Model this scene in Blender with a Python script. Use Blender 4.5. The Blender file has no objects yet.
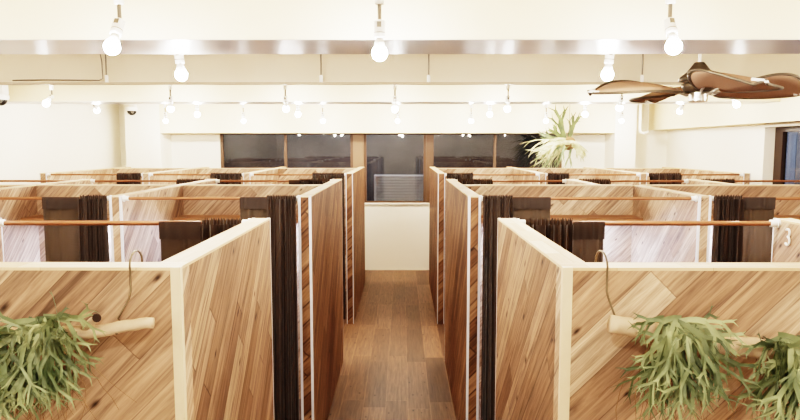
import bpy, bmesh, math, random
from mathutils import Vector, Matrix

PI = math.pi
S = bpy.context.scene
COL = S.collection

# ------------------------------------------------------------------ helpers
def link_mesh(name, bm, mats, parent=None, smooth=False):
    me = bpy.data.meshes.new(name)
    bm.normal_update()
    bm.to_mesh(me); bm.free()
    if not isinstance(mats, (list, tuple)): mats = [mats]
    for m in mats: me.materials.append(m)
    if smooth:
        for p in me.polygons: p.use_smooth = True
    o = bpy.data.objects.new(name, me)
    COL.objects.link(o)
    if parent is not None: o.parent = parent
    return o

def tag(o, label=None, cat=None, group=None, kind=None):
    if label: o['label'] = label
    if cat: o['category'] = cat
    if group: o['group'] = group
    if kind: o['kind'] = kind
    return o

def empty(name, loc, label, cat, group=None, rz=0.0):
    o = bpy.data.objects.new(name, None); COL.objects.link(o)
    o.location = loc; o.rotation_euler = (0, 0, rz); o.empty_display_size = 0.05
    return tag(o, label, cat, group)

def rebase(o, origin):
    """move a mesh object's origin to a point without moving the mesh"""
    v = Vector(origin)
    o.data.transform(Matrix.Translation(-v)); o.location = v
    return o

def box(bm, x0, x1, y0, y1, z0, z1, mi=0):
    vs = [bm.verts.new(c) for c in ((x0,y0,z0),(x1,y0,z0),(x1,y1,z0),(x0,y1,z0),(x0,y0,z1),(x1,y0,z1),(x1,y1,z1),(x0,y1,z1))]
    fs = []
    for q in ((0,3,2,1),(4,5,6,7),(0,1,5,4),(1,2,6,5),(2,3,7,6),(3,0,4,7)):
        f = bm.faces.new([vs[i] for i in q]); f.material_index = mi; fs.append(f)
    return fs

def lathe(bm, prof, c=(0,0,0), n=20, mi=0, axis='Z'):
    """prof: list of (r, h) from one end to the other"""
    rings = []
    for r, h in prof:
        ring = []
        if r < 1e-5:
            p = (0, 0, h)
            ring = [p]
        else:
            ring = [(r*math.cos(2*PI*k/n), r*math.sin(2*PI*k/n), h) for k in range(n)]
        out = []
        for p in ring:
            if axis == 'X': p = (p[2], p[0], p[1])
            elif axis == 'Y': p = (p[1], p[2], p[0])
            out.append(bm.verts.new((p[0]+c[0], p[1]+c[1], p[2]+c[2])))
        rings.append(out)
    for a, b in zip(rings, rings[1:]):
        for k in range(n):
            k2 = (k+1) % n
            if len(a) == 1 and len(b) == 1: continue
            if len(a) == 1: f = bm.faces.new((a[0], b[k2], b[k]))
            elif len(b) == 1: f = bm.faces.new((a[k], a[k2], b[0]))
            else: f = bm.faces.new((a[k], a[k2], b[k2], b[k]))
            f.material_index = mi
    for r in (rings[0], rings[-1]):
        if len(r) > 1:
            f = bm.faces.new(r if r is rings[-1] else r[::-1]); f.material_index = mi

def tube(bm, pts, r, n=8, mi=0, r_end=None):
    pts = [Vector(p) for p in pts]
    prev = None; rings = []
    for i, p in enumerate(pts):
        t = (pts[min(i+1, len(pts)-1)] - pts[max(i-1, 0)]).normalized()
        ref = prev if prev is not None else (Vector((0,0,1)) if abs(t.z) < 0.9 else Vector((1,0,0)))
        a = (ref - t*ref.dot(t)).normalized(); prev = a
        b = t.cross(a)
        rr = r if r_end is None else r + (r_end-r)*i/(len(pts)-1)
        rings.append([bm.verts.new(p + (a*math.cos(2*PI*k/n)+b*math.sin(2*PI*k/n))*rr) for k in range(n)])
    for A, B in zip(rings, rings[1:]):
        for k in range(n):
            f = bm.faces.new((A[k], A[(k+1)%n], B[(k+1)%n], B[k])); f.material_index = mi
    f = bm.faces.new(rings[0][::-1]); f.material_index = mi
    f = bm.faces.new(rings[-1]); f.material_index = mi

# ------------------------------------------------------------------ materials
def srgb(r, g, b):
    f = lambda c: (c/255/12.92) if c/255 <= 0.04045 else ((c/255+0.055)/1.055)**2.4
    return (f(r), f(g), f(b), 1)

def new_mat(name):
    m = bpy.data.materials.new(name); m.use_nodes = True
    nt = m.node_tree
    return m, nt, nt.nodes['Principled BSDF']

def plain(name, col, rough=0.5, metal=0.0, bump=0.0, bscale=40.0, var=0.06):
    m, nt, b = new_mat(name)
    tc = nt.nodes.new('ShaderNodeTexCoord')
    nz = nt.nodes.new('ShaderNodeTexNoise'); nz.inputs['Scale'].default_value = bscale; nz.inputs['Detail'].default_value = 3
    nt.links.new(tc.outputs['Object'], nz.inputs['Vector'])
    mx = nt.nodes.new('ShaderNodeMix'); mx.data_type = 'RGBA'
    mx.inputs[6].default_value = tuple(c*(1-var) for c in col[:3])+(1,)
    mx.inputs[7].default_value = tuple(min(1, c*(1+var)) for c in col[:3])+(1,)
    nt.links.new(nz.outputs['Fac'], mx.inputs[0]); nt.links.new(mx.outputs[2], b.inputs['Base Color'])
    b.inputs['Roughness'].default_value = rough; b.inputs['Metallic'].default_value = metal
    if bump:
        bp = nt.nodes.new('ShaderNodeBump'); bp.inputs['Strength'].default_value = bump; bp.inputs['Distance'].default_value = 0.004
        nt.links.new(nz.outputs['Fac'], bp.inputs['Height']); nt.links.new(bp.outputs['Normal'], b.inputs['Normal'])
    return m

def emit(name, col, strength):
    m, nt, b = new_mat(name)
    b.inputs['Base Color'].default_value = (0.9, 0.9, 0.9, 1)
    b.inputs['Emission Color'].default_value = col
    b.inputs['Emission Strength'].default_value = strength
    return m

def wood(name, w, L, cols, rough=0.55, gap=0.02, grain=1.0, knots=True, spec=0.3, joint=0.45):
    """planks laid along UV u, width w, length L (metres)"""
    m, nt, b = new_mat(name)
    N = nt.nodes.new; K = nt.links.new
    uv = N('ShaderNodeUVMap'); uv.uv_map = 'planks'
    sep = N('ShaderNodeSeparateXYZ'); K(uv.outputs['UV'], sep.inputs[0])
    def M(op, a, bb=None, c=None):
        n = N('ShaderNodeMath'); n.operation = op
        for i, v in enumerate((a, bb, c)):
            if v is None: continue
            if isinstance(v, (int, float)): n.inputs[i].default_value = v
            else: K(v, n.inputs[i])
        return n.outputs[0]
    u, v = sep.outputs[0], sep.outputs[1]
    vr = M('DIVIDE', v, w); row = M('FLOOR', vr); fv = M('FRACT', vr)
    wn1 = N('ShaderNodeTexWhiteNoise'); wn1.noise_dimensions = '1D'; K(row, wn1.inputs['W'])
    ur = M('ADD', M('DIVIDE', u, L), M('MULTIPLY', wn1.outputs['Value'], 7.3))
    colm = M('FLOOR', ur); fu = M('FRACT', ur)
    cb = N('ShaderNodeCombineXYZ'); K(row, cb.inputs[0]); K(colm, cb.inputs[1])
    wn2 = N('ShaderNodeTexWhiteNoise'); wn2.noise_dimensions = '2D'; K(cb.outputs[0], wn2.inputs['Vector'])
    rnd = wn2.outputs['Value']
    ramp = N('ShaderNodeValToRGB'); e = ramp.color_ramp.elements
    e[0].position = 0.0; e[0].color = cols[0]; e[1].position = 1.0; e[1].color = cols[-1]
    for i, c in enumerate(cols[1:-1]):
        el = e.new((i+1)/(len(cols)-1)); el.color = c
    K(rnd, ramp.inputs[0])
    # grain
    gv = N('ShaderNodeCombineXYZ')
    K(M('ADD', M('MULTIPLY', u, 1.6), M('MULTIPLY', rnd, 31.0)), gv.inputs[0]); K(M('MULTIPLY', v, 26.0), gv.inputs[1]); K(M('MULTIPLY', rnd, 17.0), gv.inputs[2])
    nz = N('ShaderNodeTexNoise'); nz.inputs['Scale'].default_value = 2.2; nz.inputs['Detail'].default_value = 6; nz.inputs['Roughness'].default_value = 0.65; nz.inputs['Distortion'].default_value = 0.6
    K(gv.outputs[0], nz.inputs['Vector'])
    gr = N('ShaderNodeMapRange'); gr.inputs['From Min'].default_value = 0.3; gr.inputs['From Max'].default_value = 0.72
    gr.inputs['To Min'].default_value = 1.0-0.42*grain; gr.inputs['To Max'].default_value = 1.0+0.16*grain
    K(nz.outputs['Fac'], gr.inputs['Value'])
    mul = N('ShaderNodeMix'); mul.data_type = 'RGBA'; mul.blend_type = 'MULTIPLY'; mul.inputs[0].default_value = 1.0
    K(ramp.outputs[0], mul.inputs[6]); K(gr.outputs[0], mul.inputs[7])
    out = mul.outputs[2]
    if knots:
        kv = N('ShaderNodeCombineXYZ'); K(M('MULTIPLY', u, 1.1), kv.inputs[0]); K(M('MULTIPLY', v, 2.4), kv.inputs[1])
        vo = N('ShaderNodeTexVoronoi'); vo.inputs['Scale'].default_value = 2.6; vo.inputs['Randomness'].default_value = 1.0
        vo.voronoi_dimensions = '2D'; K(kv.outputs[0], vo.inputs['Vector'])
        sc = N('ShaderNodeSeparateColor'); K(vo.outputs['Color'], sc.inputs[0])
        ks = M('MULTIPLY', M('GREATER_THAN', sc.outputs[0], 0.25), M('ADD', M('MULTIPLY', sc.outputs[1], 0.05), 0.05))
        kn = N('ShaderNodeMapRange'); kn.interpolation_type = 'SMOOTHSTEP'
        K(vo.outputs['Distance'], kn.inputs['Value']); kn.inputs['From Min'].default_value = 0.0
        K(M('ADD', ks, 0.0005), kn.inputs['From Max']); kn.inputs['To Min'].default_value = 0.12; kn.inputs['To Max'].default_value = 1.0
        mk = N('ShaderNodeMix'); mk.data_type = 'RGBA'; mk.blend_type = 'MULTIPLY'; mk.inputs[0].default_value = 1.0
        K(out, mk.inputs[6]); K(kn.outputs[0], mk.inputs[7]); out = mk.outputs[2]
    # joints
    edge = M('MINIMUM', M('MINIMUM', fv, M('SUBTRACT', 1.0, fv)), M('MULTIPLY', M('MINIMUM', fu, M('SUBTRACT', 1.0, fu)), L/w))
    jn = N('ShaderNodeMapRange'); K(edge, jn.inputs['Value']); jn.inputs['From Min'].default_value = 0.0; jn.inputs['From Max'].default_value = gap
    jn.inputs['To Min'].default_value = joint; jn.inputs['To Max'].default_value = 1.0
    mj = N('ShaderNodeMix'); mj.data_type = 'RGBA'; mj.blend_type = 'MULTIPLY'; mj.inputs[0].default_value = 1.0
    K(out, mj.inputs[6]); K(jn.outputs[0], mj.inputs[7])
    K(mj.outputs[2], b.inputs['Base Color'])
    b.inputs['Roughness'].default_value = rough; b.inputs['Specular IOR Level'].default_value = spec
    bp = N('ShaderNodeBump'); bp.inputs['Strength'].default_value = 0.25; bp.inputs['Distance'].default_value = 0.003
    K(M('MULTIPLY', nz.outputs['Fac'], jn.outputs[0]), bp.inputs['Height']); K(bp.outputs['Normal'], b.inputs['Normal'])
    return m

PANEL_COLS = [srgb(144,110,86), srgb(180,144,117), srgb(198,164,136), srgb(162,126,99), srgb(208,176,148), srgb(186,150,122), srgb(152,116,90)]
SIDE_SHADED_COLS = [srgb(122,88,64), srgb(154,118,90), srgb(170,134,106), srgb(136,102,76), srgb(180,146,116), srgb(160,124,96), srgb(128,94,70)]  # panel tones darkened to paint the weaker light on the side walls
def calm(cols, k=.14, g=1.06):
    out = []
    for c in cols:
        l = .3*c[0]+.55*c[1]+.15*c[2]
        out.append(tuple((x*(1-k)+l*k)*g for x in c[:3])+(1,))
    return out
PANEL_COLS = calm(PANEL_COLS); SIDE_SHADED_COLS = calm(SIDE_SHADED_COLS, .10, 1.0)
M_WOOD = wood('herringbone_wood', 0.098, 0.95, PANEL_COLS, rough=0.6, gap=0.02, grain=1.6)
M_SIDE_SHADED = wood('side_shaded_wood', 0.09, 1.2, SIDE_SHADED_COLS, rough=0.6, gap=0.05, grain=1.6, joint=0.4)
AISLE_SHADED_COLS = [srgb(108,76,54), srgb(138,100,74), srgb(156,118,90), srgb(122,86,62), srgb(164,126,98), srgb(144,106,80), srgb(114,80,58)]  # same wood darker still: the aisle's shade is put into the colour
M_AISLE_SHADED = wood('aisle_shaded_wood', 0.085, 1.3, AISLE_SHADED_COLS, rough=0.55, gap=0.09, grain=1.7, joint=0.3)
M_LIT_TOP = wood('lit_top_wood', 0.10, 0.25, [srgb(212,182,150), srgb(226,202,172), srgb(200,168,136), srgb(222,196,164)], rough=0.6, gap=0.01, grain=0.5, knots=False)  # pale tones paint the lamp light caught by the wall tops
M_FLOOR = wood('floor_plank_wood', 0.182, 1.15, [srgb(98,70,52), srgb(128,96,72), srgb(110,80,60), srgb(138,104,80), srgb(90,64,46)], rough=0.42, gap=0.035, grain=1.3, spec=0.4, joint=1.5)  # joints lighter than the planks paint highlights along the plank edges
M_SHELF = wood('shelf_wood', 0.2, 1.6, [srgb(150,108,78), srgb(164,122,92)], rough=0.5, gap=0.004, grain=0.9, knots=False)
M_TRIM = plain('white_edge_strip', srgb(206,206,212), 0.5)
M_CREAM = plain('cream_edge_strip', srgb(216,196,168), 0.5)
M_WALL = plain('warm_white_paint', srgb(242,235,221), 0.75, bump=0.05, bscale=60, var=0.015)
M_CEIL = plain('warm_white_ceiling_paint', srgb(226,208,178), 0.7, bump=0.05, bscale=50, var=0.015)
M_BEAM = plain('beam_paint', srgb(230,212,180), 0.6, bscale=20, var=0.015)
M_METALSTRIP = plain('satin_beam_underside', srgb(184,180,184), 0.28, metal=0.7, bscale=8, var=0.03)
M_ROD = plain('copper_brown_rod', srgb(136,90,62), 0.38, metal=0.25, bscale=30, var=0.15)
M_BRACKET = plain('white_plastic', srgb(240,238,234), 0.4)
M_GREYMETAL = plain('grey_metal', srgb(120,114,106), 0.35, metal=0.8)
M_SILVER = plain('brushed_silver', srgb(200,194,184), 0.28, metal=0.9)
M_DARKMETAL = plain('dark_bronze_metal', srgb(98,88,76), 0.4, metal=0.6)
M_DOWN = plain('beige_downstand_paint', srgb(206,192,170), 0.65, bscale=20, var=0.015)
M_RAIL = plain('beige_rail', srgb(160,144,124), 0.5)
M_FRAME = plain('bronze_window_frame', srgb(96,72,54), 0.45, metal=0.2)
M_POST = plain('tan_window_post', srgb(134,106,82), 0.5)
M_DARKFRAME = plain('dark_brown_frame', srgb(50,34,26), 0.4)
M_RATTAN = plain('woven_tan_blade', srgb(158,128,108), 0.7, bump=0.3, bscale=120, var=0.12)
M_BLACK = plain('black_gloss_plastic', srgb(22,20,20), 0.2)
M_LOUVER = plain('pale_grey_louver', srgb(226,224,222), 0.5)
M_BARK = plain('pale_driftwood', srgb(200,176,152), 0.75, bump=0.6, bscale=28, var=0.22)
M_ROOT = plain('brown_fern_root', srgb(120,92,66), 0.9, bscale=20, var=0.2)
M_SHIELD = plain('brown_green_shield', srgb(92,88,58), 0.8, bscale=25, var=0.25)
M_WIRE = plain('dull_wire', srgb(112,98,80), 0.4, metal=0.7)
M_BULB = emit('lit_bulb_glass', (1.0, 0.93, 0.83, 1), 350.0)
M_LED = emit('cool_white_led', (0.50, 0.66, 1.0, 1), 135.0)

def leaf_mat(name, c0, c1):
    m, nt, b = new_mat(name)
    tc = nt.nodes.new('ShaderNodeTexCoord'); nz = nt.nodes.new('ShaderNodeTexNoise')
    nz.inputs['Scale'].default_value = 9; nz.inputs['Detail'].default_value = 3
    nt.links.new(tc.outputs['Object'], nz.inputs['Vector'])
    r = nt.nodes.new('ShaderNodeValToRGB'); r.color_ramp.elements[0].position = 0.35; r.color_ramp.elements[1].position = 0.65
    r.color_ramp.elements[0].color = c0; r.color_ramp.elements[1].color = c1
    nt.links.new(nz.outputs['Fac'], r.inputs[0]); nt.links.new(r.outputs[0], b.inputs['Base Color'])
    b.inputs['Roughness'].default_value = 0.55
    return m
M_LEAF = leaf_mat('grey_green_frond', srgb(84,98,68), srgb(150,158,122))
M_LEAF_DARK = leaf_mat('deep_green_frond', srgb(58,70,46), srgb(98,108,76))
M_LEAF_DEEP = leaf_mat('deep_olive_frond', srgb(44,52,28), srgb(84,92,54))
M_LEAF_PALE = leaf_mat('pale_cream_green_frond', srgb(122,120,78), srgb(206,198,164))

def curtain_mat():
    m, nt, b = new_mat('brown_curtain_cloth')
    tc = nt.nodes.new('ShaderNodeTexCoord'); nz = nt.nodes.new('ShaderNodeTexNoise')
    nz.inputs['Scale'].default_value = 220; nt.links.new(tc.outputs['Object'], nz.inputs['Vector'])
    r = nt.nodes.new('ShaderNodeValToRGB'); r.color_ramp.elements[0].color = srgb(30,18,11); r.color_ramp.elements[1].color = srgb(46,29,18)
    nt.links.new(nz.outputs['Fac'], r.inputs[0]); nt.links.new(r.outputs[0], b.inputs['Base Color'])
    b.inputs['Roughness'].default_value = 0.7; b.inputs['Sheen Weight'].default_value = 0.2
    tr = nt.nodes.new('ShaderNodeBsdfTranslucent'); tr.inputs['Color'].default_value = srgb(110,80,56)
    mx = nt.nodes.new('ShaderNodeMixShader'); mx.inputs[0].default_value = 0.12
    out = nt.nodes['Material Output']
    nt.links.new(b.outputs[0], mx.inputs[1]); nt.links.new(tr.outputs[0], mx.inputs[2]); nt.links.new(mx.outputs[0], out.inputs[0])
    return m
M_CURTAIN = curtain_mat()

def sheer_mat():
    m, nt, b = new_mat('sheer_brown_cloth')
    b.inputs['Base Color'].default_value = srgb(58,44,30); b.inputs['Roughness'].default_value = 0.7
    tc = nt.nodes.new('ShaderNodeTexCoord'); wv = nt.nodes.new('ShaderNodeTexNoise'); wv.inputs['Scale'].default_value = 300
    nt.links.new(tc.outputs['Object'], wv.inputs['Vector'])
    tr = nt.nodes.new('ShaderNodeBsdfTransparent'); tr.inputs['Color'].default_value = (0.75, 0.62, 0.48, 1)
    mr = nt.nodes.new('ShaderNodeMapRange'); mr.inputs['To Min'].default_value = 0.01; mr.inputs['To Max'].default_value = 0.05
    nt.links.new(wv.outputs['Fac'], mr.inputs['Value'])
    mx = nt.nodes.new('ShaderNodeMixShader'); nt.links.new(mr.outputs[0], mx.inputs[0])
    out = nt.nodes['Material Output']
    nt.links.new(b.outputs[0], mx.inputs[1]); nt.links.new(tr.outputs[0], mx.inputs[2]); nt.links.new(mx.outputs[0], out.inputs[0])
    return m
M_SHEER = sheer_mat()

def glass_mat():
    m, nt, b = new_mat('dark_window_glass'); nt.nodes.remove(b)
    tr = nt.nodes.new('ShaderNodeBsdfTransparent'); tr.inputs['Color'].default_value = (0.66, 0.67, 0.70, 1)
    gl = nt.nodes.new('ShaderNodeBsdfGlossy'); gl.inputs['Roughness'].default_value = 0.02; gl.inputs['Color'].default_value = (0.9,0.9,0.9,1)
    lw = nt.nodes.new('ShaderNodeLayerWeight'); pw = nt.nodes.new('ShaderNodeMath'); pw.operation = 'POWER'; pw.inputs[1].default_value = 5
    nt.links.new(lw.outputs['Facing'], pw.inputs[0])
    fr = nt.nodes.new('ShaderNodeMath'); fr.operation = 'MULTIPLY_ADD'; fr.inputs[1].default_value = .9; fr.inputs[2].default_value = .06
    nt.links.new(pw.outputs[0], fr.inputs[0])
    mx = nt.nodes.new('ShaderNodeMixShader')
    nt.links.new(fr.outputs[0], mx.inputs[0]); nt.links.new(tr.outputs[0], mx.inputs[1]); nt.links.new(gl.outputs[0], mx.inputs[2])
    nt.links.new(mx.outputs[0], nt.nodes['Material Output'].inputs[0])
    return m
M_GLASS = glass_mat()
def facade_mat():
    m, nt, b = new_mat('night_facade')
    tc = nt.nodes.new('ShaderNodeTexCoord'); nz = nt.nodes.new('ShaderNodeTexNoise'); nz.inputs['Scale'].default_value = 1.1; nz.inputs['Detail'].default_value = 5
    nt.links.new(tc.outputs['Object'], nz.inputs['Vector'])
    r = nt.nodes.new('ShaderNodeValToRGB'); r.color_ramp.elements[0].position = .35; r.color_ramp.elements[1].position = .7
    r.color_ramp.elements[0].color = srgb(74,75,80); r.color_ramp.elements[1].color = srgb(130,126,122)
    nt.links.new(nz.outputs['Fac'], r.inputs[0]); nt.links.new(r.outputs[0], b.inputs['Base Color']); b.inputs['Roughness'].default_value = .8
    return m
M_FACADE = facade_mat()

# ------------------------------------------------------------------ wooden panels
H = 1.8
rng = random.Random(7)
def uv_wood(o, diag=True, sgn=1, floor=False):
    me = o.data; uvl = me.uv_layers.new(name='planks')
    ou, ov = rng.uniform(0, 20), rng.uniform(0, 20)
    c = math.cos(PI/4)
    for p in me.polygons:
        n = p.normal
        for li in p.loop_indices:
            x, y, z = me.vertices[me.loops[li].vertex_index].co
            if floor: u, v = y, x
            elif abs(n.z) > .5: u, v = (y, x) if sgn_len(me)[1] > sgn_len(me)[0] else (x, y)
            else:
                h = x if abs(n.y) > abs(n.x) else sgn*y
                u, v = (h*c + z*c, -h*c + z*c) if diag else (h, z)
            uvl.data[li].uv = (u+ou, v+ov)
_cache = {}
def sgn_len(me):
    k = me.name
    if k not in _cache:
        xs = [v.co.x for v in me.vertices]; ys = [v.co.y for v in me.vertices]
        _cache[k] = (max(xs)-min(xs), max(ys)-min(ys))
    return _cache[k]

T = 0.013
def panel(x0, x1, y0, y1, label, sgn=1, mat=None, ends='', trim=None, z1=H, wide=None, T=T):
    """wooden booth partition with pale strips on the exposed vertical edges; ends: n=near f=far l=left r=right end faces that carry strips"""
    cx, cy = (x0+x1)/2, (y0+y1)/2
    bm = bmesh.new(); box(bm, x0, x1, y0, y1, 0, z1-0.008)
    o = link_mesh('partition_panel', bm, mat or M_WOOD); uv_wood(o, True, sgn)
    rebase(o, (cx, cy, 0)); tag(o, label, 'partition', 'herringbone wood booth partitions', 'thing')
    bm = bmesh.new(); box(bm, x0, x1, y0, y1, z1-0.008, z1)
    t = link_mesh('lit_top_layer', bm, M_LIT_TOP); uv_wood(t, False, sgn); t.data.transform(Matrix.Translation((-cx, -cy, 0))); t.parent = o  # thin pale layer, lamp light on the top put into its colour
    e = 0.0025; w = wide or T
    tm = trim or M_TRIM
    def strip(a0, a1, b0, b1):
        bm = bmesh.new(); box(bm, a0, a1, b0, b1, 0, z1+0.001)
        s = link_mesh('edge_strip', bm, tm); s.data.transform(Matrix.Translation((-cx, -cy, 0))); s.parent = o
    if 'n' in ends:
        strip(x0-e, x0+T, y0-e, y0+.006); strip(x1-T, x1+e, y0-e, y0+.006)
    if 'f' in ends:
        strip(x0-e*.4, x0+T, y1-.004, y1+e); strip(x1-T, x1+e*.4, y1-.004, y1+e)
    if 'R' in ends: strip(x1-w, x1+e, y0-e, y0+T)
    if 'L' in ends: strip(x0-e, x0+w, y0-e, y0+T)
    return o

Y1, Y1b, Y2, YX, Y3, Y4, YB, Y5 = 1.667, 2.833, 4.108, 5.28, 6.25, 7.6, 9.36, 10.0
t = 0.078
XL, XR = -0.58, 0.42
# front row
panel(-3.06, XL, Y1, Y1+t, 'front wooden booth wall at left carrying the driftwood branch and ferns', 1, ends='')
panel(XL-t, XL, Y1+t, Y1b, 'short side wall of the front left booth along the left of the aisle', 1, M_SIDE_SHADED, ends='f')
panel(-1.84, -1.84+t, Y1+t, Y1b, 'divider behind the front left wall, hidden below its top', 1, ends='f')
panel(XR, 3.06, Y1, Y1+t, 'front wooden booth wall at right carrying the driftwood branch and ferns', -1, ends='')
panel(XR, XR+t, Y1+t, Y1b, 'short side wall of the front right booth along the right of the aisle', -1, M_SIDE_SHADED, ends='f')
panel(1.627, 1.627+t, Y1+t, Y1b, 'divider with a small white hook near its top at the right edge', -1, ends='f')
for o in list(COL.objects):
    if o.get('label', '').startswith('front wooden booth wall'):
        lx = XL if o.location.x < 0 else XR
        a0, a1 = (lx-.023, lx+.003) if lx < 0 else (lx-.003, lx+.023)
        bm = bmesh.new(); box(bm, a0, a1, Y1-0.003, Y1+0.014, 0, H+0.001); s_ = link_mesh('corner_strip', bm, M_CREAM)
        s_.data.transform(Matrix.Translation((-o.location.x, -o.location.y, 0))); s_.parent = o
# second row
panel(XL-t, XL, Y2, Y3, 'long booth side wall on the left of the aisle in the second row', 1, M_AISLE_SHADED, ends='nf')
panel(-1.858, -1.858+t-.004, Y2, Y3, 'divider left of the brown curtain pair in the left second row', 1, ends='nf')
panel(-3.06, -3.06+t, Y2, Y3, 'leftmost visible divider of the second row', 1, ends='nf')
panel(-4.24, -4.24+t, Y2, Y3, 'end divider of the second row by the left wall', 1, ends='nf')
panel(XR, XR+t, Y2, Y3, 'long booth side wall on the right of the aisle in the second row', -1, M_AISLE_SHADED, ends='nf')
panel(1.878, 1.878+t, Y2, YX, 'divider left of the far right brown curtain in the second row', -1, ends='n')
panel(3.35, 3.35+t, Y2, YX, 'divider of the right second row beyond the far right curtain', -1, ends='n')
panel(1.567, 1.567+t, YX+t, Y3, 'divider behind the right second row back wall, nearer the aisle', -1, ends='f')
panel(2.728, 2.728+t, YX+t, Y3, 'divider behind the right second row back wall, nearer the right wall', -1, ends='f')
panel(-1.784, XL-t, YX, YX+t, 'back wall with a shelf in the left second row booth beside the aisle', 1)
panel(-2.982, -1.858, YX, YX+t, 'back wall behind the leftmost brown curtain in the second row', 1)
panel(-4.162, -3.06, YX, YX+t, 'back wall at the left edge of the second row', 1)
panel(XR+t, 1.878, YX, YX+t, 'back wall with a shelf in the right second row booth beside the aisle', -1)
panel(1.956, 3.35, YX, YX+t, 'back wall behind the far right brown curtain in the second row', -1)
panel(3.428, 4.08, YX, YX+t, 'back wall at the right end of the second row', -1)
# third row
for x0, sg, m, lab in (
    (XL-t, 1, M_AISLE_SHADED, 'narrow far booth side wall on the left of the aisle in front of the window'),
    (-1.858, 1, M_WOOD, 'far row divider left of the curtain nearest the left side of the aisle'),
    (-3.04, 1, M_WOOD, 'far row divider beside the small leftmost far curtain'),
    (-4.245, 1, M_WOOD, 'far row end divider standing against the white left wall'),
    (XR, -1, M_AISLE_SHADED, 'narrow far booth side wall on the right of the aisle in front of the window'),
    (1.6, -1, M_WOOD, 'far row divider below the big staghorn fern'),
    (2.778, -1, M_WOOD, 'far row divider beside the far right small curtain'),
    (3.985, -1, M_WOOD, 'far row end divider near the dark right window')):
    panel(x0, x0+t, Y4, Y5, lab, sg, m, ends='n', T=.007)
for x0, x1, sg, lab in (
    (-1.78, XL-t, 1, 'far row back wall beside the left of the aisle below the window'),
    (-2.962, -1.858, 1, 'far row back wall in the middle booth on the left'),
    (-4.167, -3.04, 1, 'far row back wall in the leftmost booth'),
    (XR+t, 1.6, -1, 'far row back wall beside the right of the aisle below the window'),
    (1.678, 2.778, -1, 'far row back wall under the big staghorn fern'),
    (2.856, 3.985, -1, 'far row back wall in the rightmost booth')):
    panel(x0, x1, YB, YB+t, lab, sg)

# shelves with a light strip on the second row back walls
def shelf(x0, x1, label):
    bm = bmesh.new(); box(bm, x0, x1, YX-0.24, YX, 1.515, 1.555)
    o = link_mesh('booth_shelf', bm, M_SHELF); uv_wood(o, False)
    rebase(o, ((x0+x1)/2, YX, 1.515)); tag(o, label, 'shelf', 'wooden booth shelves')
    bm = bmesh.new(); box(bm, x0+.30-(x0+x1)/2, x1-.30-(x0+x1)/2, -0.215, -0.175, -0.012, -0.0)
    l = link_mesh('light_strip', bm, M_LED, o); l['label'] = 'cool white light strip under the shelf'
    return o
shelf(-1.784, XL-t, 'wooden shelf across the back of the left booth beside the aisle')
shelf(-2.982, -1.858, 'wooden shelf behind the leftmost brown curtain')
shelf(-4.162, -3.06, 'wooden shelf of the booth at the left edge')
shelf(XR+t, 1.878, 'wooden shelf across the back of the right booth beside the aisle')
shelf(1.956, 3.35, 'wooden shelf behind the far right brown curtain')

# ------------------------------------------------------------------ rods and curtains
ZR = 1.782
def rod(x0, x1, y, label, r=0.010, z=ZR, b0=True, b1=True):
    bm = bmesh.new(); lathe(bm, [(r, x0+.004), (r, x1-.004)], (0, y, z), 14, axis='X')
    o = link_mesh('curtain_rod', bm, M_ROD, smooth=False); rebase(o, ((x0+x1)/2, y, z)); tag(o, label, 'curtain rod', 'slim copper brown curtain rods')
    for bx, s, on in ((x0, 1, b0), (x1, -1, b1)):
        if not on: continue
        bm = bmesh.new()
        lathe(bm, [(0.021, bx), (0.021, bx+s*.008), (0.0155, bx+s*.010), (0.0155, bx+s*.034), (0.0105, bx+s*.036)] if s > 0 else
                  [(0.0105, bx+s*.036), (0.0155, bx+s*.034), (0.0155, bx+s*.010), (0.021, bx+s*.008), (0.021, bx)], (0, y, z), 16, axis='X')
        k = link_mesh('rod_bracket', bm, M_BRACKET); k.data.transform(Matrix.Translation((-(x0+x1)/2, -y, -z))); k.parent = o
        k['label'] = 'white rod end bracket'
    return o

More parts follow.
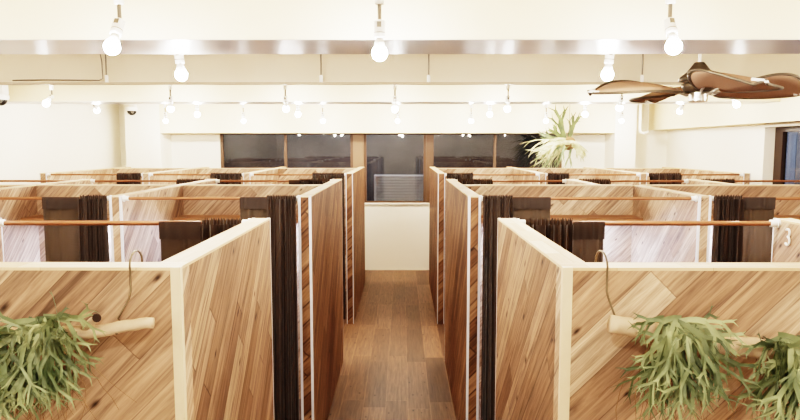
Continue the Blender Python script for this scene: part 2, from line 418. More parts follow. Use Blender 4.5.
def curtain(xa, xb, xc, y, label, fold_side, zr=ZR, z0=0.06, group='brown booth curtains', flare=0.0, seed=1, nf=9, fwd=0.0):
    """xa..xb whole width, xc splits the bunched part from the flat part; fold_side 'l' or 'r' is where the bunched part hangs"""
    rg = random.Random(seed)
    root = empty('booth_curtain', ((xa+xb)/2, y, zr), label, 'curtain', group)
    def sheet(a, b, kind, zt, zb, mat, name, nfold, amp, bow, lift=0.0, parent=root):
        nx = max(24, nfold*14) ; nz = 22 if kind != 'head' else 5
        ph = [rg.uniform(-.5, .5) for _ in range(nfold+2)]; am = [rg.uniform(.6, 1.25) for _ in range(nfold+2)]
        bm = bmesh.new(); g = []
        for j in range(nz+1):
            fz = j/nz; z = zt + (zb-zt)*fz; rowv = []
            for i in range(nx+1):
                s = i/nx; k = min(int(s*nfold), nfold)
                fr = s*nfold-k
                sw = s + (.35/nfold)*(math.sin(2*PI*s*nfold*.37+ph[0]*9)+.6*math.sin(2*PI*s*nfold*.61+ph[1]*9))*(0 if kind == 'head' else 1)
                A = am[k]*(1-fr)+am[k+1]*fr; P = ph[k]*(1-fr)+ph[k+1]*fr
                x = a + (b-a)*s
                down = max(0.0, zr-z)
                sx = (s if fold_side == 'r' else 1-s)
                x += bow*(down/1.7)**1.5*(sx if kind == 'fold' else 0)
                yy = amp*A*math.sin(2*PI*sw*nfold + P*(1+down*.4))*(0.55+0.45*min(1, down*2.0)) + 0.0
                x += 0.12*amp*math.cos(4*PI*sw*nfold+P)*min(1, down*3)*(0.5 if kind == 'flat' else 1)
                if kind == 'head': z2 = z + 0.006*math.sin(2*PI*s*nfold*1.7+P*6)*(1-fz)
                else: z2 = z
                yy -= fwd*(down/1.7)**1.3
                rowv.append(bm.verts.new((x-(xa+xb)/2, yy-lift, z2-zr)))
            g.append(rowv)
        for j in range(nz):
            for i in range(nx):
                bm.faces.new((g[j][i], g[j+1][i], g[j+1][i+1], g[j][i+1]))
        return link_mesh(name, bm, mat, parent, smooth=True)
    if fold_side == 'r': f0, f1, p0, p1 = xc, xb, xa, xc
    else: f0, f1, p0, p1 = xa, xc, xc, xb
    if abs(f1-f0) > .02:
        sheet(f0, f1, 'fold', zr-.0, z0, M_CURTAIN, 'pleated_panel', nf, 0.026, flare, .052)
        sheet(f0, f1, 'head', zr+.022, zr-.03, M_CURTAIN, 'gathered_heading', nf*2, 0.008, 0, .034)
    if abs(p1-p0) > .05:
        sheet(p0, p1, 'flat', zr-.0, z0, M_SHEER, 'sheer_panel', 3, 0.005, 0, 0.026)
        sheet(p0, p1, 'flat', zr+.012, zr-.065, M_CURTAIN, 'flat_heading', 3, 0.003, 0, .038)
    return root

# front row (open towards the second row)
YR1 = Y1b-0.035
rod(-1.762, XL-t, YR1, 'nearest rod on the left, above the front left booth opening', 0.0105)
rod(XR+t, 1.627, YR1, 'nearest rod on the right, above the front right booth opening', 0.0105)
curtain(-1.042, XL-t-.03, -0.86, YR1, 'brown curtain on the nearest left rod, mostly behind the front left side wall', 'r', seed=11, nf=6)
curtain(XR+t+.03, 0.867, 0.73, YR1, 'brown curtain on the nearest right rod, mostly behind the front right side wall', 'l', seed=12, nf=6)
# second row, open towards the camera
YR2 = Y2+0.03
rod(-1.784, XL-t, YR2, 'rod above the second row booth just left of the aisle')
rod(-2.982, -1.858, YR2, 'rod carrying the leftmost brown curtain of the second row')
rod(XR+t, 1.878, YR2, 'rod above the second row booth just right of the aisle')
rod(1.956, 3.35, YR2, 'rod carrying the far right brown curtain of the second row')
curtain(-1.03, XL-t-.012, -0.86, YR2, 'tall brown curtain left of the aisle, half pleated and half sheer', 'r', seed=21, nf=6, flare=.035, fwd=.20)
curtain(-2.285, -1.872, -2.045, YR2, 'brown curtain at far left of the second row with a wide sheer left part', 'r', seed=22, nf=7)
curtain(XR+t+.012, 0.94, 0.70, YR2, 'tall brown curtain right of the aisle, pleated beside the side wall and flat further right', 'l', seed=23, nf=6, flare=-.02, fwd=.16)
curtain(1.97, 2.36, 2.15, YR2, 'brown curtain at far right of the second row with a flat sheer right half', 'l', seed=24, nf=7)
# second row, open towards the far row
YR3 = Y3-0.03
rod(-1.784, XL-t, YR3, 'thin rod behind the left second row, nearest the aisle')
rod(-2.982, -1.858, YR3, 'thin rod behind the left second row, middle booth')
rod(-4.162, -3.06, YR3, 'thin rod behind the left second row, running to the left wall')
rod(XR+t, 1.567, YR3, 'thin rod behind the right second row, nearest the aisle')
rod(1.645, 2.728, YR3, 'thin rod behind the right second row, middle booth')
rod(2.806, 4.3, YR3, 'thin rod behind the right second row, running past the dark right window', b1=False)
curtain(-1.08, XL-t-.03, -.98, YR3, 'dark curtain strip just over the left back wall beside the aisle', 'r', seed=31)
curtain(-2.16, -1.88, -2.15, YR3, 'dark curtain strip over the left back wall further from the aisle', 'r', seed=32)
curtain(XR+t+.03, 0.875, 0.86, YR3, 'dark curtain strip just over the right back wall beside the aisle', 'l', seed=33)
curtain(1.68, 2.0, 1.98, YR3, 'dark curtain strip over the right back wall below the staghorn fern', 'l', seed=34)
curtain(2.84, 3.18, 3.16, YR3, 'dark curtain sliver over the right back wall furthest to the right', 'l', seed=35)
# far row
YR4 = Y4+0.03
for a, b, lab in ((-1.78, XL-t, 'thin far row rod on the left, nearest the aisle'), (-2.962, -1.858, 'thin far row rod on the left, middle booth'), (-4.167, -3.04, 'thin far row rod on the left, next to the left wall'),
                  (XR+t, 1.6, 'thin far row rod on the right, nearest the aisle'), (1.678, 2.778, 'thin far row rod on the right, middle booth'), (2.856, 3.985, 'thin far row rod on the right, next to the right window')):
    rod(a, b, YR4, lab)
curtain(-1.066, XL-t-.02, -1.05, YR4, 'far row dark curtain just left of the aisle', 'r', seed=41)
curtain(-2.26, -1.875, -2.24, YR4, 'far row dark curtain in the middle booth on the left', 'r', seed=42)
curtain(-3.36, -3.055, -3.34, YR4, 'small far row dark curtain furthest to the left', 'r', seed=43)
curtain(XR+t+.02, 0.85, 0.83, YR4, 'far row dark curtain just right of the aisle', 'l', seed=44)
curtain(1.695, 1.97, 1.95, YR4, 'small far row dark curtain below the staghorn fern', 'l', seed=45)
curtain(2.875, 3.275, 3.25, YR4, 'far row dark curtain furthest to the right', 'l', seed=46)

# ------------------------------------------------------------------ room shell
ZC = 2.85; YF = 11.0; WL, WR = -4.75, 4.45; YN = -2.6
def struct(name, boxes, mat, label=None):
    bm = bmesh.new()
    for b in boxes: box(bm, *b)
    o = link_mesh(name, bm, mat); tag(o, label, None, None, 'structure'); return o
fl = struct('floor', [(WL-.2, WR+.3, YN-.2, YF+.2, -0.1, 0)], M_FLOOR, 'brown plank floor'); uv_wood(fl, False, 1, True)
struct('ceiling', [(WL-.2, WR+.3, YN-.2, YF+.2, ZC, ZC+.1)], M_CEIL)
struct('wall_left', [(WL-.2, WL, YN, YF+.2, 0, ZC)], M_WALL)
struct('wall_near', [(WL, WR, YN-.2, YN, 0, ZC)], M_WALL)
RW0, RW1, RZ0, RZ1 = 4.6, 8.05, 0.95, 2.345       # right window opening
struct('wall_right', [(WR, WR+.3, YN, RW0, 0, ZC), (WR, WR+.3, RW1, YF+.2, 0, ZC), (WR, WR+.3, RW0, RW1, 0, RZ0), (WR, WR+.3, RW0, RW1, RZ1, ZC)], M_WALL)
FX0, FX1, FZ0, FZ1 = -3.075, 2.70, 1.154, 2.36
struct('wall_far', [(WL, FX0, YF, YF+.2, 0, ZC), (FX1, WR, YF, YF+.2, 0, ZC), (FX0, FX1, YF, YF+.2, 0, FZ0), (FX0, FX1, YF, YF+.2, FZ1, ZC)], M_WALL)
struct('trim_1', [(FX0, FX1, YF-.035, YF, FZ0-.02, FZ0+.004)], M_WALL, 'white window sill')
# end beam, pillars, soffit
struct('trim_2', [(-3.89, 3.41, 10.5, YF, 2.325, ZC)], M_BEAM, 'white beam over the far window')
struct('wall_pillar_left', [(-4.45, -3.89, 10.5, YF, 0, ZC)], M_WALL)
struct('wall_pillar_right', [(3.41, 3.75, 10.5, YF, 0, ZC)], M_WALL)
struct('trim_3', [(4.13, WR, 2.0, YF, 2.38, ZC)], M_BEAM, 'white soffit along the right wall')
# ceiling beams
def beam(name, y0, y1, z, label):
    o = struct(name, [(WL, WR, y0, y1, z, ZC)], M_BEAM, label)
    bm = bmesh.new(); box(bm, WL+.002, WR-.002, y0, y1, z-.004, z); s = link_mesh('satin_underside', bm, M_METALSTRIP, o); s['label'] = 'shiny satin underside of the beam'
    return o
beam('trim_4', 3.0, 3.45, 2.596, 'nearest wide ceiling beam with a shiny satin underside')
struct('trim_5', [(WL, WR, 5.1, 5.2, 2.60, ZC)], M_DOWN, 'thin downstand across the ceiling in the middle of the room')
beam('trim_6', 7.2, 7.6, 2.602, 'far ceiling beam with a shiny satin underside')
struct('baseboard_far', [(-.58, .42, YF-.012, YF, 0, .03)], M_WALL)

# windows
def window(name, x0, x1, mulls, label):
    bm = bmesh.new(); f = .045; y0, y1 = YF+.03, YF+.09
    box(bm, x0, x1, y0, y1, FZ1-.05, FZ1); box(bm, x0, x1, y0, y1, FZ0, FZ0+.03)
    box(bm, x0, x0+f, y0, y1, FZ0+.03, FZ1-.05); box(bm, x1-f, x1, y0, y1, FZ0+.03, FZ1-.05)
    o = link_mesh(name, bm, M_FRAME); tag(o, label, None, None, 'structure')
    for mx in mulls:
        bm = bmesh.new(); box(bm, mx-.022, mx+.022, y0-.005, y1, FZ0+.03, FZ1-.05); link_mesh('window_mullion', bm, M_FRAME, o)
    xs = [x0+f] + list(mulls) + [x1-f]
    for a, b in zip(xs, xs[1:]):
        bm = bmesh.new(); box(bm, a+.0, b-.0, y0+.03, y0+.036, FZ0+.03, FZ1-.05); link_mesh('window_pane', bm, M_GLASS, o)
    return o
window('window_1', FX0, -.83, [-1.972], 'left dark window with brown frame')
window('window_2', -.65, .405, [], 'middle dark window above the end of the aisle')
window('window_3', .485, FX1, [1.565], 'right dark window behind the staghorn fern')
struct('trim_7', [(-.83, -.65, YF-.01, YF+.12, FZ0, FZ1)], M_POST, 'tan post between left and middle window')
struct('trim_8', [(.405, .485, YF-.01, YF+.12, FZ0, FZ1)], M_FRAME, 'brown post between middle and right window')
# right wall window
bm = bmesh.new(); fx0, fx1 = WR+.13, WR+.21
box(bm, fx0, fx1, RW0, RW1, RZ1-.06, RZ1); box(bm, fx0, fx1, RW0, RW1, RZ0, RZ0+.05)
box(bm, fx0, fx1, RW1-.16, RW1, RZ0+.05, RZ1-.06); box(bm, fx0, fx1, RW0, RW0+.08, RZ0+.05, RZ1-.06); box(bm, fx0, fx1, 6.1, 6.18, RZ0+.05, RZ1-.06)
o = link_mesh('window_4', bm, M_DARKFRAME); tag(o, 'dark framed window in the right wall', None, None, 'structure')
for a, b in ((RW0+.08, 6.1), (6.18, RW1-.16)):
    bm = bmesh.new(); box(bm, fx0+.035, fx0+.041, a, b, RZ0+.05, RZ1-.06); link_mesh('window_pane', bm, M_GLASS, o)
bm = bmesh.new(); box(bm, fx0+.05, fx0+.056, 7.69, 7.88, RZ0+.05, RZ1-.06)  # plain pale blue strip added behind the pane
k = link_mesh('blue_strip', bm, plain('pale_blue_strip', srgb(176,200,232), .6), o); k['label'] = 'pale blue strip behind the glass'

# outside: neighbouring facade and louvred unit
struct('wall_neighbour', [(-7, 7, 12.9, 13.1, -1, 5)], M_FACADE, 'dark facade of the building across, seen through the window')
struct('wall_neighbour_right', [(6.6, 6.8, 0, 12.9, -1, 5)], M_FACADE, 'dark facade beyond the right window')
u = empty('louvre_unit', (-.04, 11.55, 0.6), 'pale grey louvred unit outside the middle window', 'vent')
bm = bmesh.new()
box(bm, -.46, -.43, -.03, .25, .4, 1.0); box(bm, .43, .46, -.03, .25, .4, 1.0); box(bm, -.43, .43, -.03, .25, .97, 1.0); box(bm, -.43, .43, .02, .25, .0, .97)
link_mesh('unit_housing', bm, M_LOUVER, u)
for k in range(11):
    bm = bmesh.new(); z = .42+k*.05
    vs = [bm.verts.new(p) for p in ((-.43, -.02, z), (.43, -.02, z), (.43, .015, z+.03), (-.43, .015, z+.03), (-.43, -.02, z-.006), (.43, -.02, z-.006), (.43, .015, z+.024), (-.43, .015, z+.024))]
    for q in ((0,1,2,3), (7,6,5,4), (4,5,1,0), (3,2,6,7), (5,6,2,1), (4,0,3,7)): bm.faces.new([vs[i] for i in q])
    link_mesh('louvre_slat', bm, M_LOUVER, u)
bm = bmesh.new(); box(bm, -.46, .46, -.02, .25, -.6, 0.0); link_mesh('unit_base', bm, M_LOUVER, u)
struct('trim_9', [(-5, 5, 11.2, 12.9, -.2, 0)], M_FACADE, 'ground outside the window')

ld = bpy.data.lights.new('outdoor_fill', 'POINT'); ld.energy = 160; ld.color = (.95, .97, 1.0); ld.shadow_soft_size = .3  # unseen fill light added outside to brighten the facade and louvred unit
lo = bpy.data.objects.new('outdoor_fill', ld); COL.objects.link(lo); lo.location = (-1.0, 11.9, 4.0)
ld2 = bpy.data.lights.new('outdoor_fill', 'POINT'); ld2.energy = 260; ld2.color = (.95, .97, 1.0); ld2.shadow_soft_size = .3  # second added fill, no fixture, for the facade beyond the right window
lo2 = bpy.data.objects.new('outdoor_fill', ld2); COL.objects.link(lo2); lo2.location = (5.5, 9.6, 3.0)
# ------------------------------------------------------------------ lamps
def make_lamp():
    root = empty('spot_lamp', (0, 0, ZC), '', 'lamp')
    bm = bmesh.new(); lathe(bm, [(.0, 0), (.020, 0), (.020, -.156), (.017, -.160), (0, -.160)][::-1], (0,0,0), 18); link_mesh('lamp_mount', bm, M_BRACKET, root)
    bm = bmesh.new(); lathe(bm, [(0, -.228), (.0085, -.228), (.0085, -.158), (0, -.158)], (0,0,0), 12)
    link_mesh('lamp_arm', bm, M_GREYMETAL, root)
    bm = bmesh.new(); lathe(bm, [(0, -.072), (.022, -.072), (.0235, -.066), (.0235, -.004), (.019, 0), (0, 0)], (0,0,0), 20)
    s = link_mesh('lamp_socket', bm, M_BRACKET, root); s.location = (0, 0, -.224)
    bm = bmesh.new(); lathe(bm, [(.0237, -.052), (.0243, -.050), (.0237, -.048)], (0,0,0), 20); link_mesh('socket_ring', bm, M_GREYMETAL, s)
    bm = bmesh.new(); box(bm, -.010, .008, -.0245, -.020, -.03, -.008); link_mesh('rating_sticker', bm, M_GREYMETAL, s)
    # bulb: white neck and lit globe
    bm = bmesh.new(); lathe(bm, [(0.013, -.072), (.0195, -.085), (.0245, -.110)][::-1], (0,0,0), 18); link_mesh('bulb_neck', bm, M_BRACKET, s, True)
    bm = bmesh.new(); R = .032; cz = -.132
    prof = [(0, cz-R)] + [(R*math.sin(a), cz-R*math.cos(a)) for a in [PI*k/9 for k in range(1, 7)]] + [(.0245, -.110), (0, -.110)]
    lathe(bm, prof, (0,0,0), 14); link_mesh('bulb', bm, M_BULB, s, True)
    return root
def copy_tree(o, parent=None):
    c = o.copy(); COL.objects.link(c)
    if parent is not None: c.parent = parent
    for ch in o.children: copy_tree(ch, c)
    return c
proto = make_lamp(); first = [True]
def lamp(x, y, label, tilt=(0, 0), group='ceiling spot lamps with bare bulbs'):
    if first[0]: r = proto; first[0] = False
    else: r = copy_tree(proto)
    r.location = (x, y, ZC); r['label'] = label; r['group'] = group
    for ch in r.children:
        if ch.name.startswith('lamp_socket'): ch.rotation_euler = (tilt[0], tilt[1], 0)
    return r
side = {-3.6: 'furthest left', -2.38: 'second from left', -1.2: 'third from left', -.075: 'middle', 1.085: 'third from right', 2.2: 'second from right', 3.36: 'furthest right'}
lamp(-1.157, 2.72, 'large lit bulb spot lamp hanging at upper left, nearest row', (-.5, .07))
lamp(-.093, 2.72, 'large lit bulb spot lamp hanging straight down at upper centre, nearest row', (0, 0))
lamp(1.092, 2.72, 'large lit bulb spot lamp hanging at upper right, nearest row', (-.5, .05))
lamp(-1.195, 3.53, 'lit bulb just behind the near beam at left', (.1, -.06))
lamp(1.108, 3.53, 'lit bulb just behind the near beam at right', (.1, .06))
for x, tl in ((-3.6, (-.9, .1)), (-2.38, (.2, .1)), (-1.2, (.25, 0)), (-.075, (0, 0)), (1.085, (.25, 0)), (2.25, (.5, 0)), (3.38, (-.8, 0))):
    k = min(side, key=lambda s: abs(s-x))
    lamp(x, 6.75, f'spot lamp in front of the far beam, {side[k]} of that row', tl)
for x, tl in ((-3.69, (.9, .3)), (-2.46, (0, 0)), (-1.25, (0, 0)), (1.05, (0, 0)), (2.19, (0, 0)), (3.36, (.8, 0))):
    k = min(side, key=lambda s: abs(s-x))
    lamp(x, 7.87, f'small lit bulb just behind the far beam, {side[k]} of that row', tl)
for x in (-3.58, -2.40, -1.2, -.07, 1.04, 2.17, 3.31):
    k = min(side, key=lambda s: abs(s-x))
    lamp(x, 9.9, f'small lit spot lamp against the end beam, {side[k]} of that row', (.05, 0))
# unseen lamps added for light at the sides and behind the camera, same fittings
for x in (-3.5, -2.35, 2.3, 3.4):
    lamp(x, 3.0-.28 if abs(x) < 3 else 3.53, 'added unseen spot lamp with a bare bulb hanging outside the picture', (.2, 0))
for x in (-3.4, -2.0, -.07, 2.0, 3.4):
    lamp(x, .55, 'added unseen spot lamp with a bare bulb hanging outside the picture', (-.1, 0))
for x in (-2.4, 0.0, 2.4):
    lamp(x, -1.2, 'added unseen spot lamp with a bare bulb hanging outside the picture', (-.1, 0))

# hanging rail with threaded rods, in front of the downstand
r = empty('lighting_rail', (0, 5.04, 2.6), 'thin beige rail running across the room under the ceiling on threaded rods', 'rail')
bm = bmesh.new(); box(bm, WL+.02, WR-.35, -.02, .02, -.018, .0); link_mesh('rail', bm, M_RAIL, r)
for x in (-2.262, -.62, .202, 1.83):
    bm = bmesh.new(); lathe(bm, [(.006, 0.0), (.006, ZC-2.6)], (x, 0, 0), 8); hr = link_mesh('threaded_rod', bm, M_GREYMETAL, r)
    bm = bmesh.new(); lathe(bm, [(.013, 0), (.013, .05), (.006, .055)], (x, 0, 0), 10); link_mesh('rod_coupling', bm, M_BRACKET, hr)
bm = bmesh.new(); tube(bm, [(-2.96, 5.0, 2.612), (-2.7, 5.0, 2.616), (-2.3, 5.0, 2.612), (-2.272, 5.0, 2.625), (-2.275, 5.0, 2.75), (-2.29, 5.0, ZC)], .005)
o = link_mesh('conduit', bm, M_GREYMETAL, smooth=True); tag(o, 'thin grey conduit bending from the ceiling along the rail at left', 'conduit')

# ------------------------------------------------------------------ dome cameras
def dome(loc, label, sc=1.0, wall=False):
    r = empty('security_camera', loc, label, 'security camera', 'dome security cameras')
    bm = bmesh.new(); lathe(bm, [(0, -.05), (.062, -.05), (.07, -.04), (.07, -.012), (.058, 0), (0, 0)], (0,0,0), 24); link_mesh('camera_base', bm, M_BRACKET, r)
    bm = bmesh.new(); R = .055; lathe(bm, [(0, -.05-R)] + [(R*math.sin(a), -.05-R*math.cos(a)) for a in [PI*k/16 for k in range(1, 9)]], (0,0,0), 24); link_mesh('camera_dome', bm, M_BLACK, r, True)
    bm = bmesh.new(); lathe(bm, [(0, .0), (.017, .0), (.017, -.014), (0, -.014)], (.03, -.05, -.065), 14, axis='Y'); link_mesh('camera_lens', bm, M_GREYMETAL, r)
    r.scale = (sc,)*3
    return r
d = dome((-4.29, 10.40, 2.735), 'small dome security camera on the white pillar left of the window', 1.3)
bm = bmesh.new(); box(bm, -.03, .03, 0.0, .0765, -.03, .03); link_mesh('wall_bracket', bm, M_BRACKET, d)
d = dome((-4.31, 7.04, 2.67), 'dome security camera on a white bracket at the left edge', 1.2)
bm = bmesh.new(); box(bm, -.366, .05, -.045, .045, 0, .10); link_mesh('wall_bracket', bm, M_BRACKET, d)

# ------------------------------------------------------------------ ceiling fan
F = empty('ceiling_fan', (1.93, 4.3, ZC), 'ceiling fan with tan woven leaf shaped blades at upper right', 'ceiling fan')
bm = bmesh.new(); lathe(bm, [(.010, -.24), (.010, 0)], (0,0,0), 12); link_mesh('down_rod', bm, M_BRACKET, F)
bm = bmesh.new(); lathe(bm, [(0, -.32), (.125, -.315), (.118, -.29), (.075, -.255), (.045, -.215), (.030, -.195), (0, -.19)], (0,0,0), 28); link_mesh('canopy', bm, M_DARKMETAL, F, True)
bm = bmesh.new(); lathe(bm, [(0, -.39), (.085, -.385), (.105, -.35), (.105, -.33), (.06, -.315), (0, -.315)], (0,0,0), 28); link_mesh('motor_housing', bm, M_DARKMETAL, F, True)
bm = bmesh.new(); lathe(bm, [(0, -.452), (.052, -.450), (.058, -.440), (.058, -.39), (.05, -.382), (0, -.38)], (0,0,0), 24); link_mesh('hub_cap', bm, M_SILVER, F, False)
def blade_mesh():
    n = 20; bm = bmesh.new(); L0, L1 = .15, .70
    def hw(s): return .235*(math.sin(PI*min(1, (s*.93+.05)))**.62) * (1.0 if s < .6 else 1-.25*((s-.6)/.4)**2)
    cols = []
    for i in range(n+1):
        s = i/n; x = L0+(L1-L0)*s; w = max(hw(s), .02)
        droop = .045*math.sin(PI*s) - .02*s
        cols.append([bm.verts.new((x, w*q, droop - .02*(q*q) + .012*q)) for q in (-1, -.5, 0, .5, 1)])
    for a, b in zip(cols, cols[1:]):
        for k in range(4): bm.faces.new((a[k], b[k], b[k+1], a[k+1]))
    rim = [(c[0].co.x, c[0].co.y*1.07-.004, c[0].co.z) for c in cols] + [tuple(cols[-1][2].co + Vector((.03, 0, 0)))] + [(c[4].co.x, c[4].co.y*1.07+.004, c[4].co.z) for c in reversed(cols)]
    return bm, rim
for k, a in enumerate((4, 95, 184, 273)):
    bm, rim = blade_mesh()
    b = link_mesh('fan_blade', bm, M_RATTAN, F, True)
    md = b.modifiers.new('t', 'SOLIDIFY'); md.thickness = .006
    b.location = (0, 0, -.362); b.rotation_euler = (math.radians(-15), math.radians(0), math.radians(a))
    bm = bmesh.new(); tube(bm, rim, .009, 8); link_mesh('blade_rim', bm, M_DARKMETAL, b, True)
    bm = bmesh.new(); tube(bm, [(.06, 0, -.03), (.11, .03, -.03), (.17, .045, .0)], .009); tube(bm, [(.06, 0, -.03), (.11, -.03, -.03), (.17, -.045, .0)], .009); link_mesh('blade_arm', bm, M_SILVER, b, True)
    bm = bmesh.new(); tube(bm, [(.675, .045, -.02), (.715, .02, -.022), (.73, 0, -.024), (.715, -.02, -.022), (.675, -.045, -.02)], .009); link_mesh('tip_clip', bm, M_BRACKET, b, True)

# ------------------------------------------------------------------ white hook shaped like a 3, on the right divider
bm = bmesh.new()
hx, hy, hz = 1.6235, 2.72, 1.735
pts = []
for c, sgn in ((.016, 1), (-.016, -1)):
    rr = .016
    seq = [(-.9+k*.25) for k in range(0, 14)]
    for k in range(13):
        a = 2.4 - k*(2.4+1.45)/12
        pts.append((hx, hy+.0 - rr*math.cos(a)*.9, hz+c+rr*math.sin(a)) if sgn > 0 else None)
pts = [p for p in pts if p]
low = [(hx, hy - .017*math.cos(a)*.9, hz-.018+.018*math.sin(a)) for a in [1.45-k*(1.45+2.5)/12 for k in range(13)]]
tube(bm, pts + low, .0045, 8)
o = link_mesh('coat_hook', bm, M_BRACKET, smooth=True); rebase(o, (hx, hy, hz)); tag(o, 'small white hook shaped like a 3 on the right divider near its top', 'hook')

# ------------------------------------------------------------------ hanging ferns
def frond(bm, p, d, nrm, w, seg, level, droop, rg, mi=0, taper=.62, steps=3, spread=(22, 40)):
    d = d.normalized(); nrm = (nrm - d*nrm.dot(d)).normalized()
    side = d.cross(nrm)
    prev = (bm.verts.new(p + side*w*.5), bm.verts.new(p + nrm*w*-.08), bm.verts.new(p - side*w*.5))
    for k in range(steps):
        d = (d + Vector((rg.uniform(-.1,.1), rg.uniform(-.1,.1), -droop + rg.uniform(-.06,.06)))).normalized()
        p = p + d*(seg/steps); nrm = (nrm - d*nrm.dot(d)).normalized(); side = d.cross(nrm)
        ww = w*(1+.35*(k+1)/steps) if level > 0 else w*(1-.78*(k+1)/steps)
        cur = (bm.verts.new(p + side*ww*.5), bm.verts.new(p - nrm*ww*.1), bm.verts.new(p - side*ww*.5))
        for i in (0, 1):
            f = bm.faces.new((prev[i], cur[i], cur[i+1], prev[i+1])); f.material_index = mi; f.smooth = True
        prev = cur
    if level > 0:
        for sg in (-1, 1):
            a = math.radians(rg.uniform(*spread))*sg
            d2 = Matrix.Rotation(a, 3, nrm) @ d
            tw = Matrix.Rotation(rg.uniform(-.4,.4), 3, d2) @ nrm
            frond(bm, p - d*w*.25, d2, tw, w*rg.uniform(.62, .8), seg*rg.uniform(.55, .75), level-1, droop*.9, rg, mi, taper, steps, spread)

def root_hairs(n, c, rg, L=.22, sx=.1, r=.0014):
    bm = bmesh.new()
    for _ in range(n):
        p = Vector(c) + Vector((rg.uniform(-sx, sx), rg.uniform(-.015, .012), rg.uniform(-.02, .01)))
        d = Vector((rg.uniform(-.5, .5), rg.uniform(-.15, .05), -1)).normalized(); pts = [p.copy()]
        for k in range(6):
            d = (d + Vector((rg.uniform(-.5,.5), rg.uniform(-.12,.12), rg.uniform(-.4,.1)))).normalized()
            p = p + d*L/6*rg.uniform(.6, 1.2); p.y = min(p.y, .045); pts.append(p.copy())
        tube(bm, pts, r, 4, r_end=r*.5)
    return bm

def fern(loc, label, seed, n=26, size=1.22, mats=None, xr=None, bias=(0, 0), up=.5, droop=.10, w=.0095, hairs=30, group='staghorn ferns on driftwood'):
    rg = random.Random(seed)
    r = empty('staghorn_fern', loc, label, 'fern', group)
    bm = bmesh.new()
    for k in range(n):
        a = rg.uniform(0, 2*PI)
        low = rg.random() < .62
        d = Vector((math.cos(a)*(.55 if low else .9)+bias[0], -abs(math.sin(a))*.45-.08, (rg.uniform(-1.3, -.4) if low else rg.uniform(-.3, up))+bias[1]))
        p = Vector((rg.uniform(-.035,.035)*size, rg.uniform(-.03, -.012)*size, rg.uniform(-.02,.025)*size))
        nrm = Vector((rg.uniform(-.5,.5), -1, rg.uniform(-.1,.6)))
        L = (rg.uniform(.055, .085) if low else rg.uniform(.035, .055))*size
        frond(bm, p, d, nrm, w*rg.uniform(.8,1.2)*size, L, 3, droop*rg.uniform(.3,1.5)*(1 if low else 1.6), rg, 0 if rg.random() < .72 else 1, spread=(20, 46))
    lim = Y1-.004-loc[1]
    for v in bm.verts:
        if v.co.y > lim: v.co.y = lim - (v.co.y-lim)*.1
    link_mesh('fronds', bm, mats or [M_LEAF, M_LEAF_DARK], r)
    bm = bmesh.new()
    for k in range(4):
        lathe(bm, [(0, -.006), (.014*size, -.004), (.020*size, .004), (.012*size, .012), (0, .014)], (rg.uniform(-.03,.03)*size, rg.uniform(-.010,-.004)*size, rg.uniform(-.03,.0)*size), 10, axis='Y')
    link_mesh('shield_frond', bm, M_SHIELD, r, True)
    if hairs:
        link_mesh('root_hairs', root_hairs(hairs, (0, 0, -.02), rg, .2*size, .06*size), M_ROOT, r)
    return r

def branch(pts, r0, r1, label, twigs=()):
    bm = bmesh.new(); rg = random.Random(len(label))
    n = 12; P = [Vector(p) for p in pts]; dense = []
    for a, b in zip(P, P[1:]):
        for k in range(5): dense.append(a.lerp(b, k/5) + Vector((0, rg.uniform(-.002,.002), rg.uniform(-.003,.003))))
    dense.append(P[-1])
    tube(bm, dense, r0, 12, 0, r1)
    for tw in twigs: tube(bm, tw[0], tw[1], 10, 0, tw[1]*.8)
    o = link_mesh('driftwood_branch', bm, M_BARK, smooth=True); rebase(o, P[0]); tag(o, label, 'branch', 'driftwood branches')
    return o
YB_ = 1.60
b = branch([(-.628, YB_, 1.673), (-.71, YB_, 1.662), (-.80, YB_, 1.645), (-.92, YB_, 1.640), (-1.03, YB_, 1.636), (-1.3, YB_, 1.63)], .014, .022,
       'pale driftwood branch hanging on the front left wall', [([(-.80, YB_, 1.655), (-.775, YB_-.012, 1.678), (-.755, YB_-.022, 1.690)], .012)])
bm = bmesh.new(); lathe(bm, [(0, .0), (.011, .0), (.011, -.003), (0, -.003)][::-1], (-.752, YB_-.034, 1.693), 12, axis='Y'); kn = link_mesh('cut_end', bm, M_DARKFRAME); kn.data.transform(Matrix.Translation(-b.location)); kn.parent = b
kn['label'] = 'dark cut end of a side twig'
b2 = branch([(.523, YB_, 1.668), (.60, YB_, 1.658), (.725, YB_, 1.630), (.85, YB_, 1.612), (.94, YB_, 1.600), (1.25, YB_, 1.58)], .023, .028, 'pale driftwood branch hanging on the front right wall')

def wire_hook(x, xb, zb, label):
    zt = H
    bm = bmesh.new()
    pts = [(xb, YB_-.012, zb-.016), (xb, YB_+.014, zb-.014), (xb, YB_+.018, zb+.006), (xb, YB_-.0, zb+.02), (x, YB_+.045, zb+.06), (x, Y1-.010, zt-.06), (x, Y1-.008, zt-.01)]
    c = Vector((x, Y1+t*.45, zt+.004))
    for k in range(9):
        a = PI - k*PI/8; pts.append((x+.004*k/8*-1, c.y + (t*.45+.010)*math.cos(a), c.z + .034*math.sin(a)))
    pts += [(x-.004, Y1+t+.009, zt-.05)]
    tube(bm, pts, .0028, 8)
    o = link_mesh('wire_hook', bm, M_WIRE, smooth=True); rebase(o, (x, Y1, zt)); tag(o, label, 'hook', 'wire hooks over the booth walls'); return o
wire_hook(-.705, -.716, 1.662, 'bent wire hook over the top of the front left wall')
wire_hook(.530, .535, 1.667, 'bent wire hook over the top of the front right wall')
wire_hook(-1.2, -1.2, 1.632, 'second wire hook over the front left wall, out of the picture')
wire_hook(1.2, 1.2, 1.582, 'second wire hook over the front right wall, out of the picture')

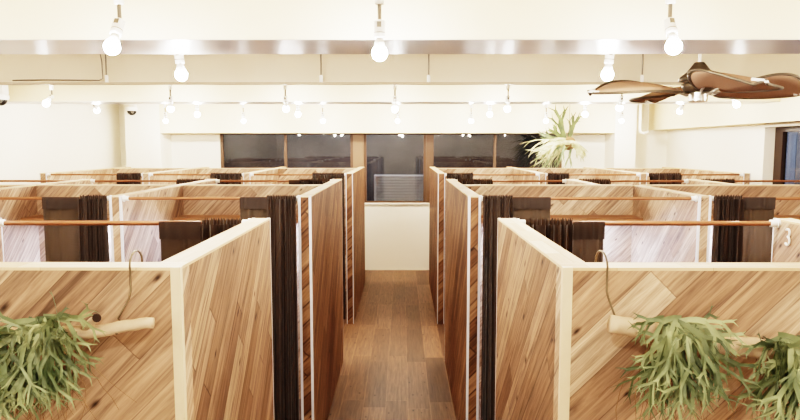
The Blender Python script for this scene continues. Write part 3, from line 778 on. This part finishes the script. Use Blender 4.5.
fern((-.885, YB_-.012, 1.665), 'bushy grey green fern tied on the left branch nearest its tip', 3, n=50, bias=(.05, 0))
fern((-1.03, YB_-.012, 1.640), 'grey green fern at the left edge of the picture', 5, n=46, bias=(.05, 0))
fern((.685, YB_-.012, 1.665), 'drooping fern on the right branch nearest the wire hook', 8, n=46, bias=(.06, 0))
fern((.96, YB_-.012, 1.625), 'bushy fern at the right edge of the picture', 13, n=50, bias=(-.1, 0))

# big staghorn fern hanging by the far window
def far_fern():
    rg = random.Random(21)
    r = empty('staghorn_fern', (2.62, 10.28, 2.16), 'large pale staghorn fern hanging before the far window', 'fern')
    bm = bmesh.new()
    for k in range(32):
        a = rg.uniform(-.30, 1.25)
        d = Vector((-math.cos(a), rg.uniform(-.5, .1), -math.sin(a)*.75+.16))
        frond(bm, Vector((rg.uniform(-.10,.06), rg.uniform(-.08,.02), rg.uniform(-.06,.06))), d, Vector((rg.uniform(-.5,.5), -1, .5)), .030*rg.uniform(.7,1.2), rg.uniform(.20,.38), 2, rg.uniform(.05,.15), rg, 0 if rg.random() < .6 else 1, steps=4, spread=(10, 24))
    for k in range(12):
        a = rg.uniform(.1, 1.3)
        d = Vector((math.cos(a)*.8, rg.uniform(-.5,.1), -math.sin(a)*.3+.25))
        frond(bm, Vector((rg.uniform(0,.08), rg.uniform(-.08,.02), rg.uniform(-.04,.05))), d, Vector((rg.uniform(-.5,.5), -1, .5)), .032, rg.uniform(.13,.19), 2, .22, rg, 0, steps=4, spread=(15, 30))
    for x, dx, s in ((-.06, -.42, .31), (.0, .22, .24), (-.10, -.8, .17), (-.12, -2.2, .20)):
        frond(bm, Vector((x, -.02, .05)), Vector((dx, -.05, 1.0 if dx > -1 else .55)), Vector((0, -1, .1)), .05, s, 2, .0, rg, 2, steps=4, spread=(16, 30))
        frond(bm, Vector((x-.01, -.0, .05)), Vector((dx*.8, .05, .9 if dx > -1 else .5)), Vector((.2, -1, .1)), .04, s*.8, 2, .0, rg, 2, steps=4, spread=(18, 38))
    for v in bm.verts:
        if v.co.y > .19: v.co.y = .19
    link_mesh('fronds', bm, [M_LEAF_PALE, M_LEAF, M_LEAF_DEEP], r)
    bm = bmesh.new(); lathe(bm, [(0, -.06), (.08, -.05), (.11, 0), (.08, .05), (0, .06)], (0, 0, 0), 18, axis='Y'); link_mesh('root_ball', bm, M_ROOT, r, True)
    bm = bmesh.new(); tube(bm, [(0, 0, .08), (0, 0, ZC-2.16)], .004, 6); link_mesh('hanging_wire', bm, M_WIRE, r)
far_fern()
# slim white pipe at right of the pillar
bm = bmesh.new(); tube(bm, [(3.79, 10.45, ZC), (3.79, 10.45, 2.40), (3.80, 10.44, 2.34), (3.85, 10.43, 2.32), (3.92, 10.43, 2.34)], .022, 10)
o = link_mesh('wall_pipe', bm, M_WALL, smooth=True); tag(o, 'slim white pipe with a bent foot right of the far pillar', 'pipe')

# ------------------------------------------------------------------ world, camera, colour
w = bpy.data.worlds.new('night'); S.world = w; w.use_nodes = True
bg = w.node_tree.nodes['Background']; bg.inputs[0].default_value = (.05, .06, .09, 1); bg.inputs[1].default_value = .3

cam = bpy.data.cameras.new('camera'); co = bpy.data.objects.new('camera', cam); COL.objects.link(co)
cam.sensor_width = 36.0; cam.lens = 650/800*36.0
co.location = (0, 0, 2.114); co.rotation_euler = (PI/2-.0978, 0, .0034)
cam.clip_start = .02
S.camera = co
S.view_settings.view_transform = 'Filmic'
S.view_settings.look = 'Very High Contrast'
S.view_settings.exposure = 1.5
try: S.cycles.use_denoising = True
except Exception: pass
bpy.context.view_layer.update()
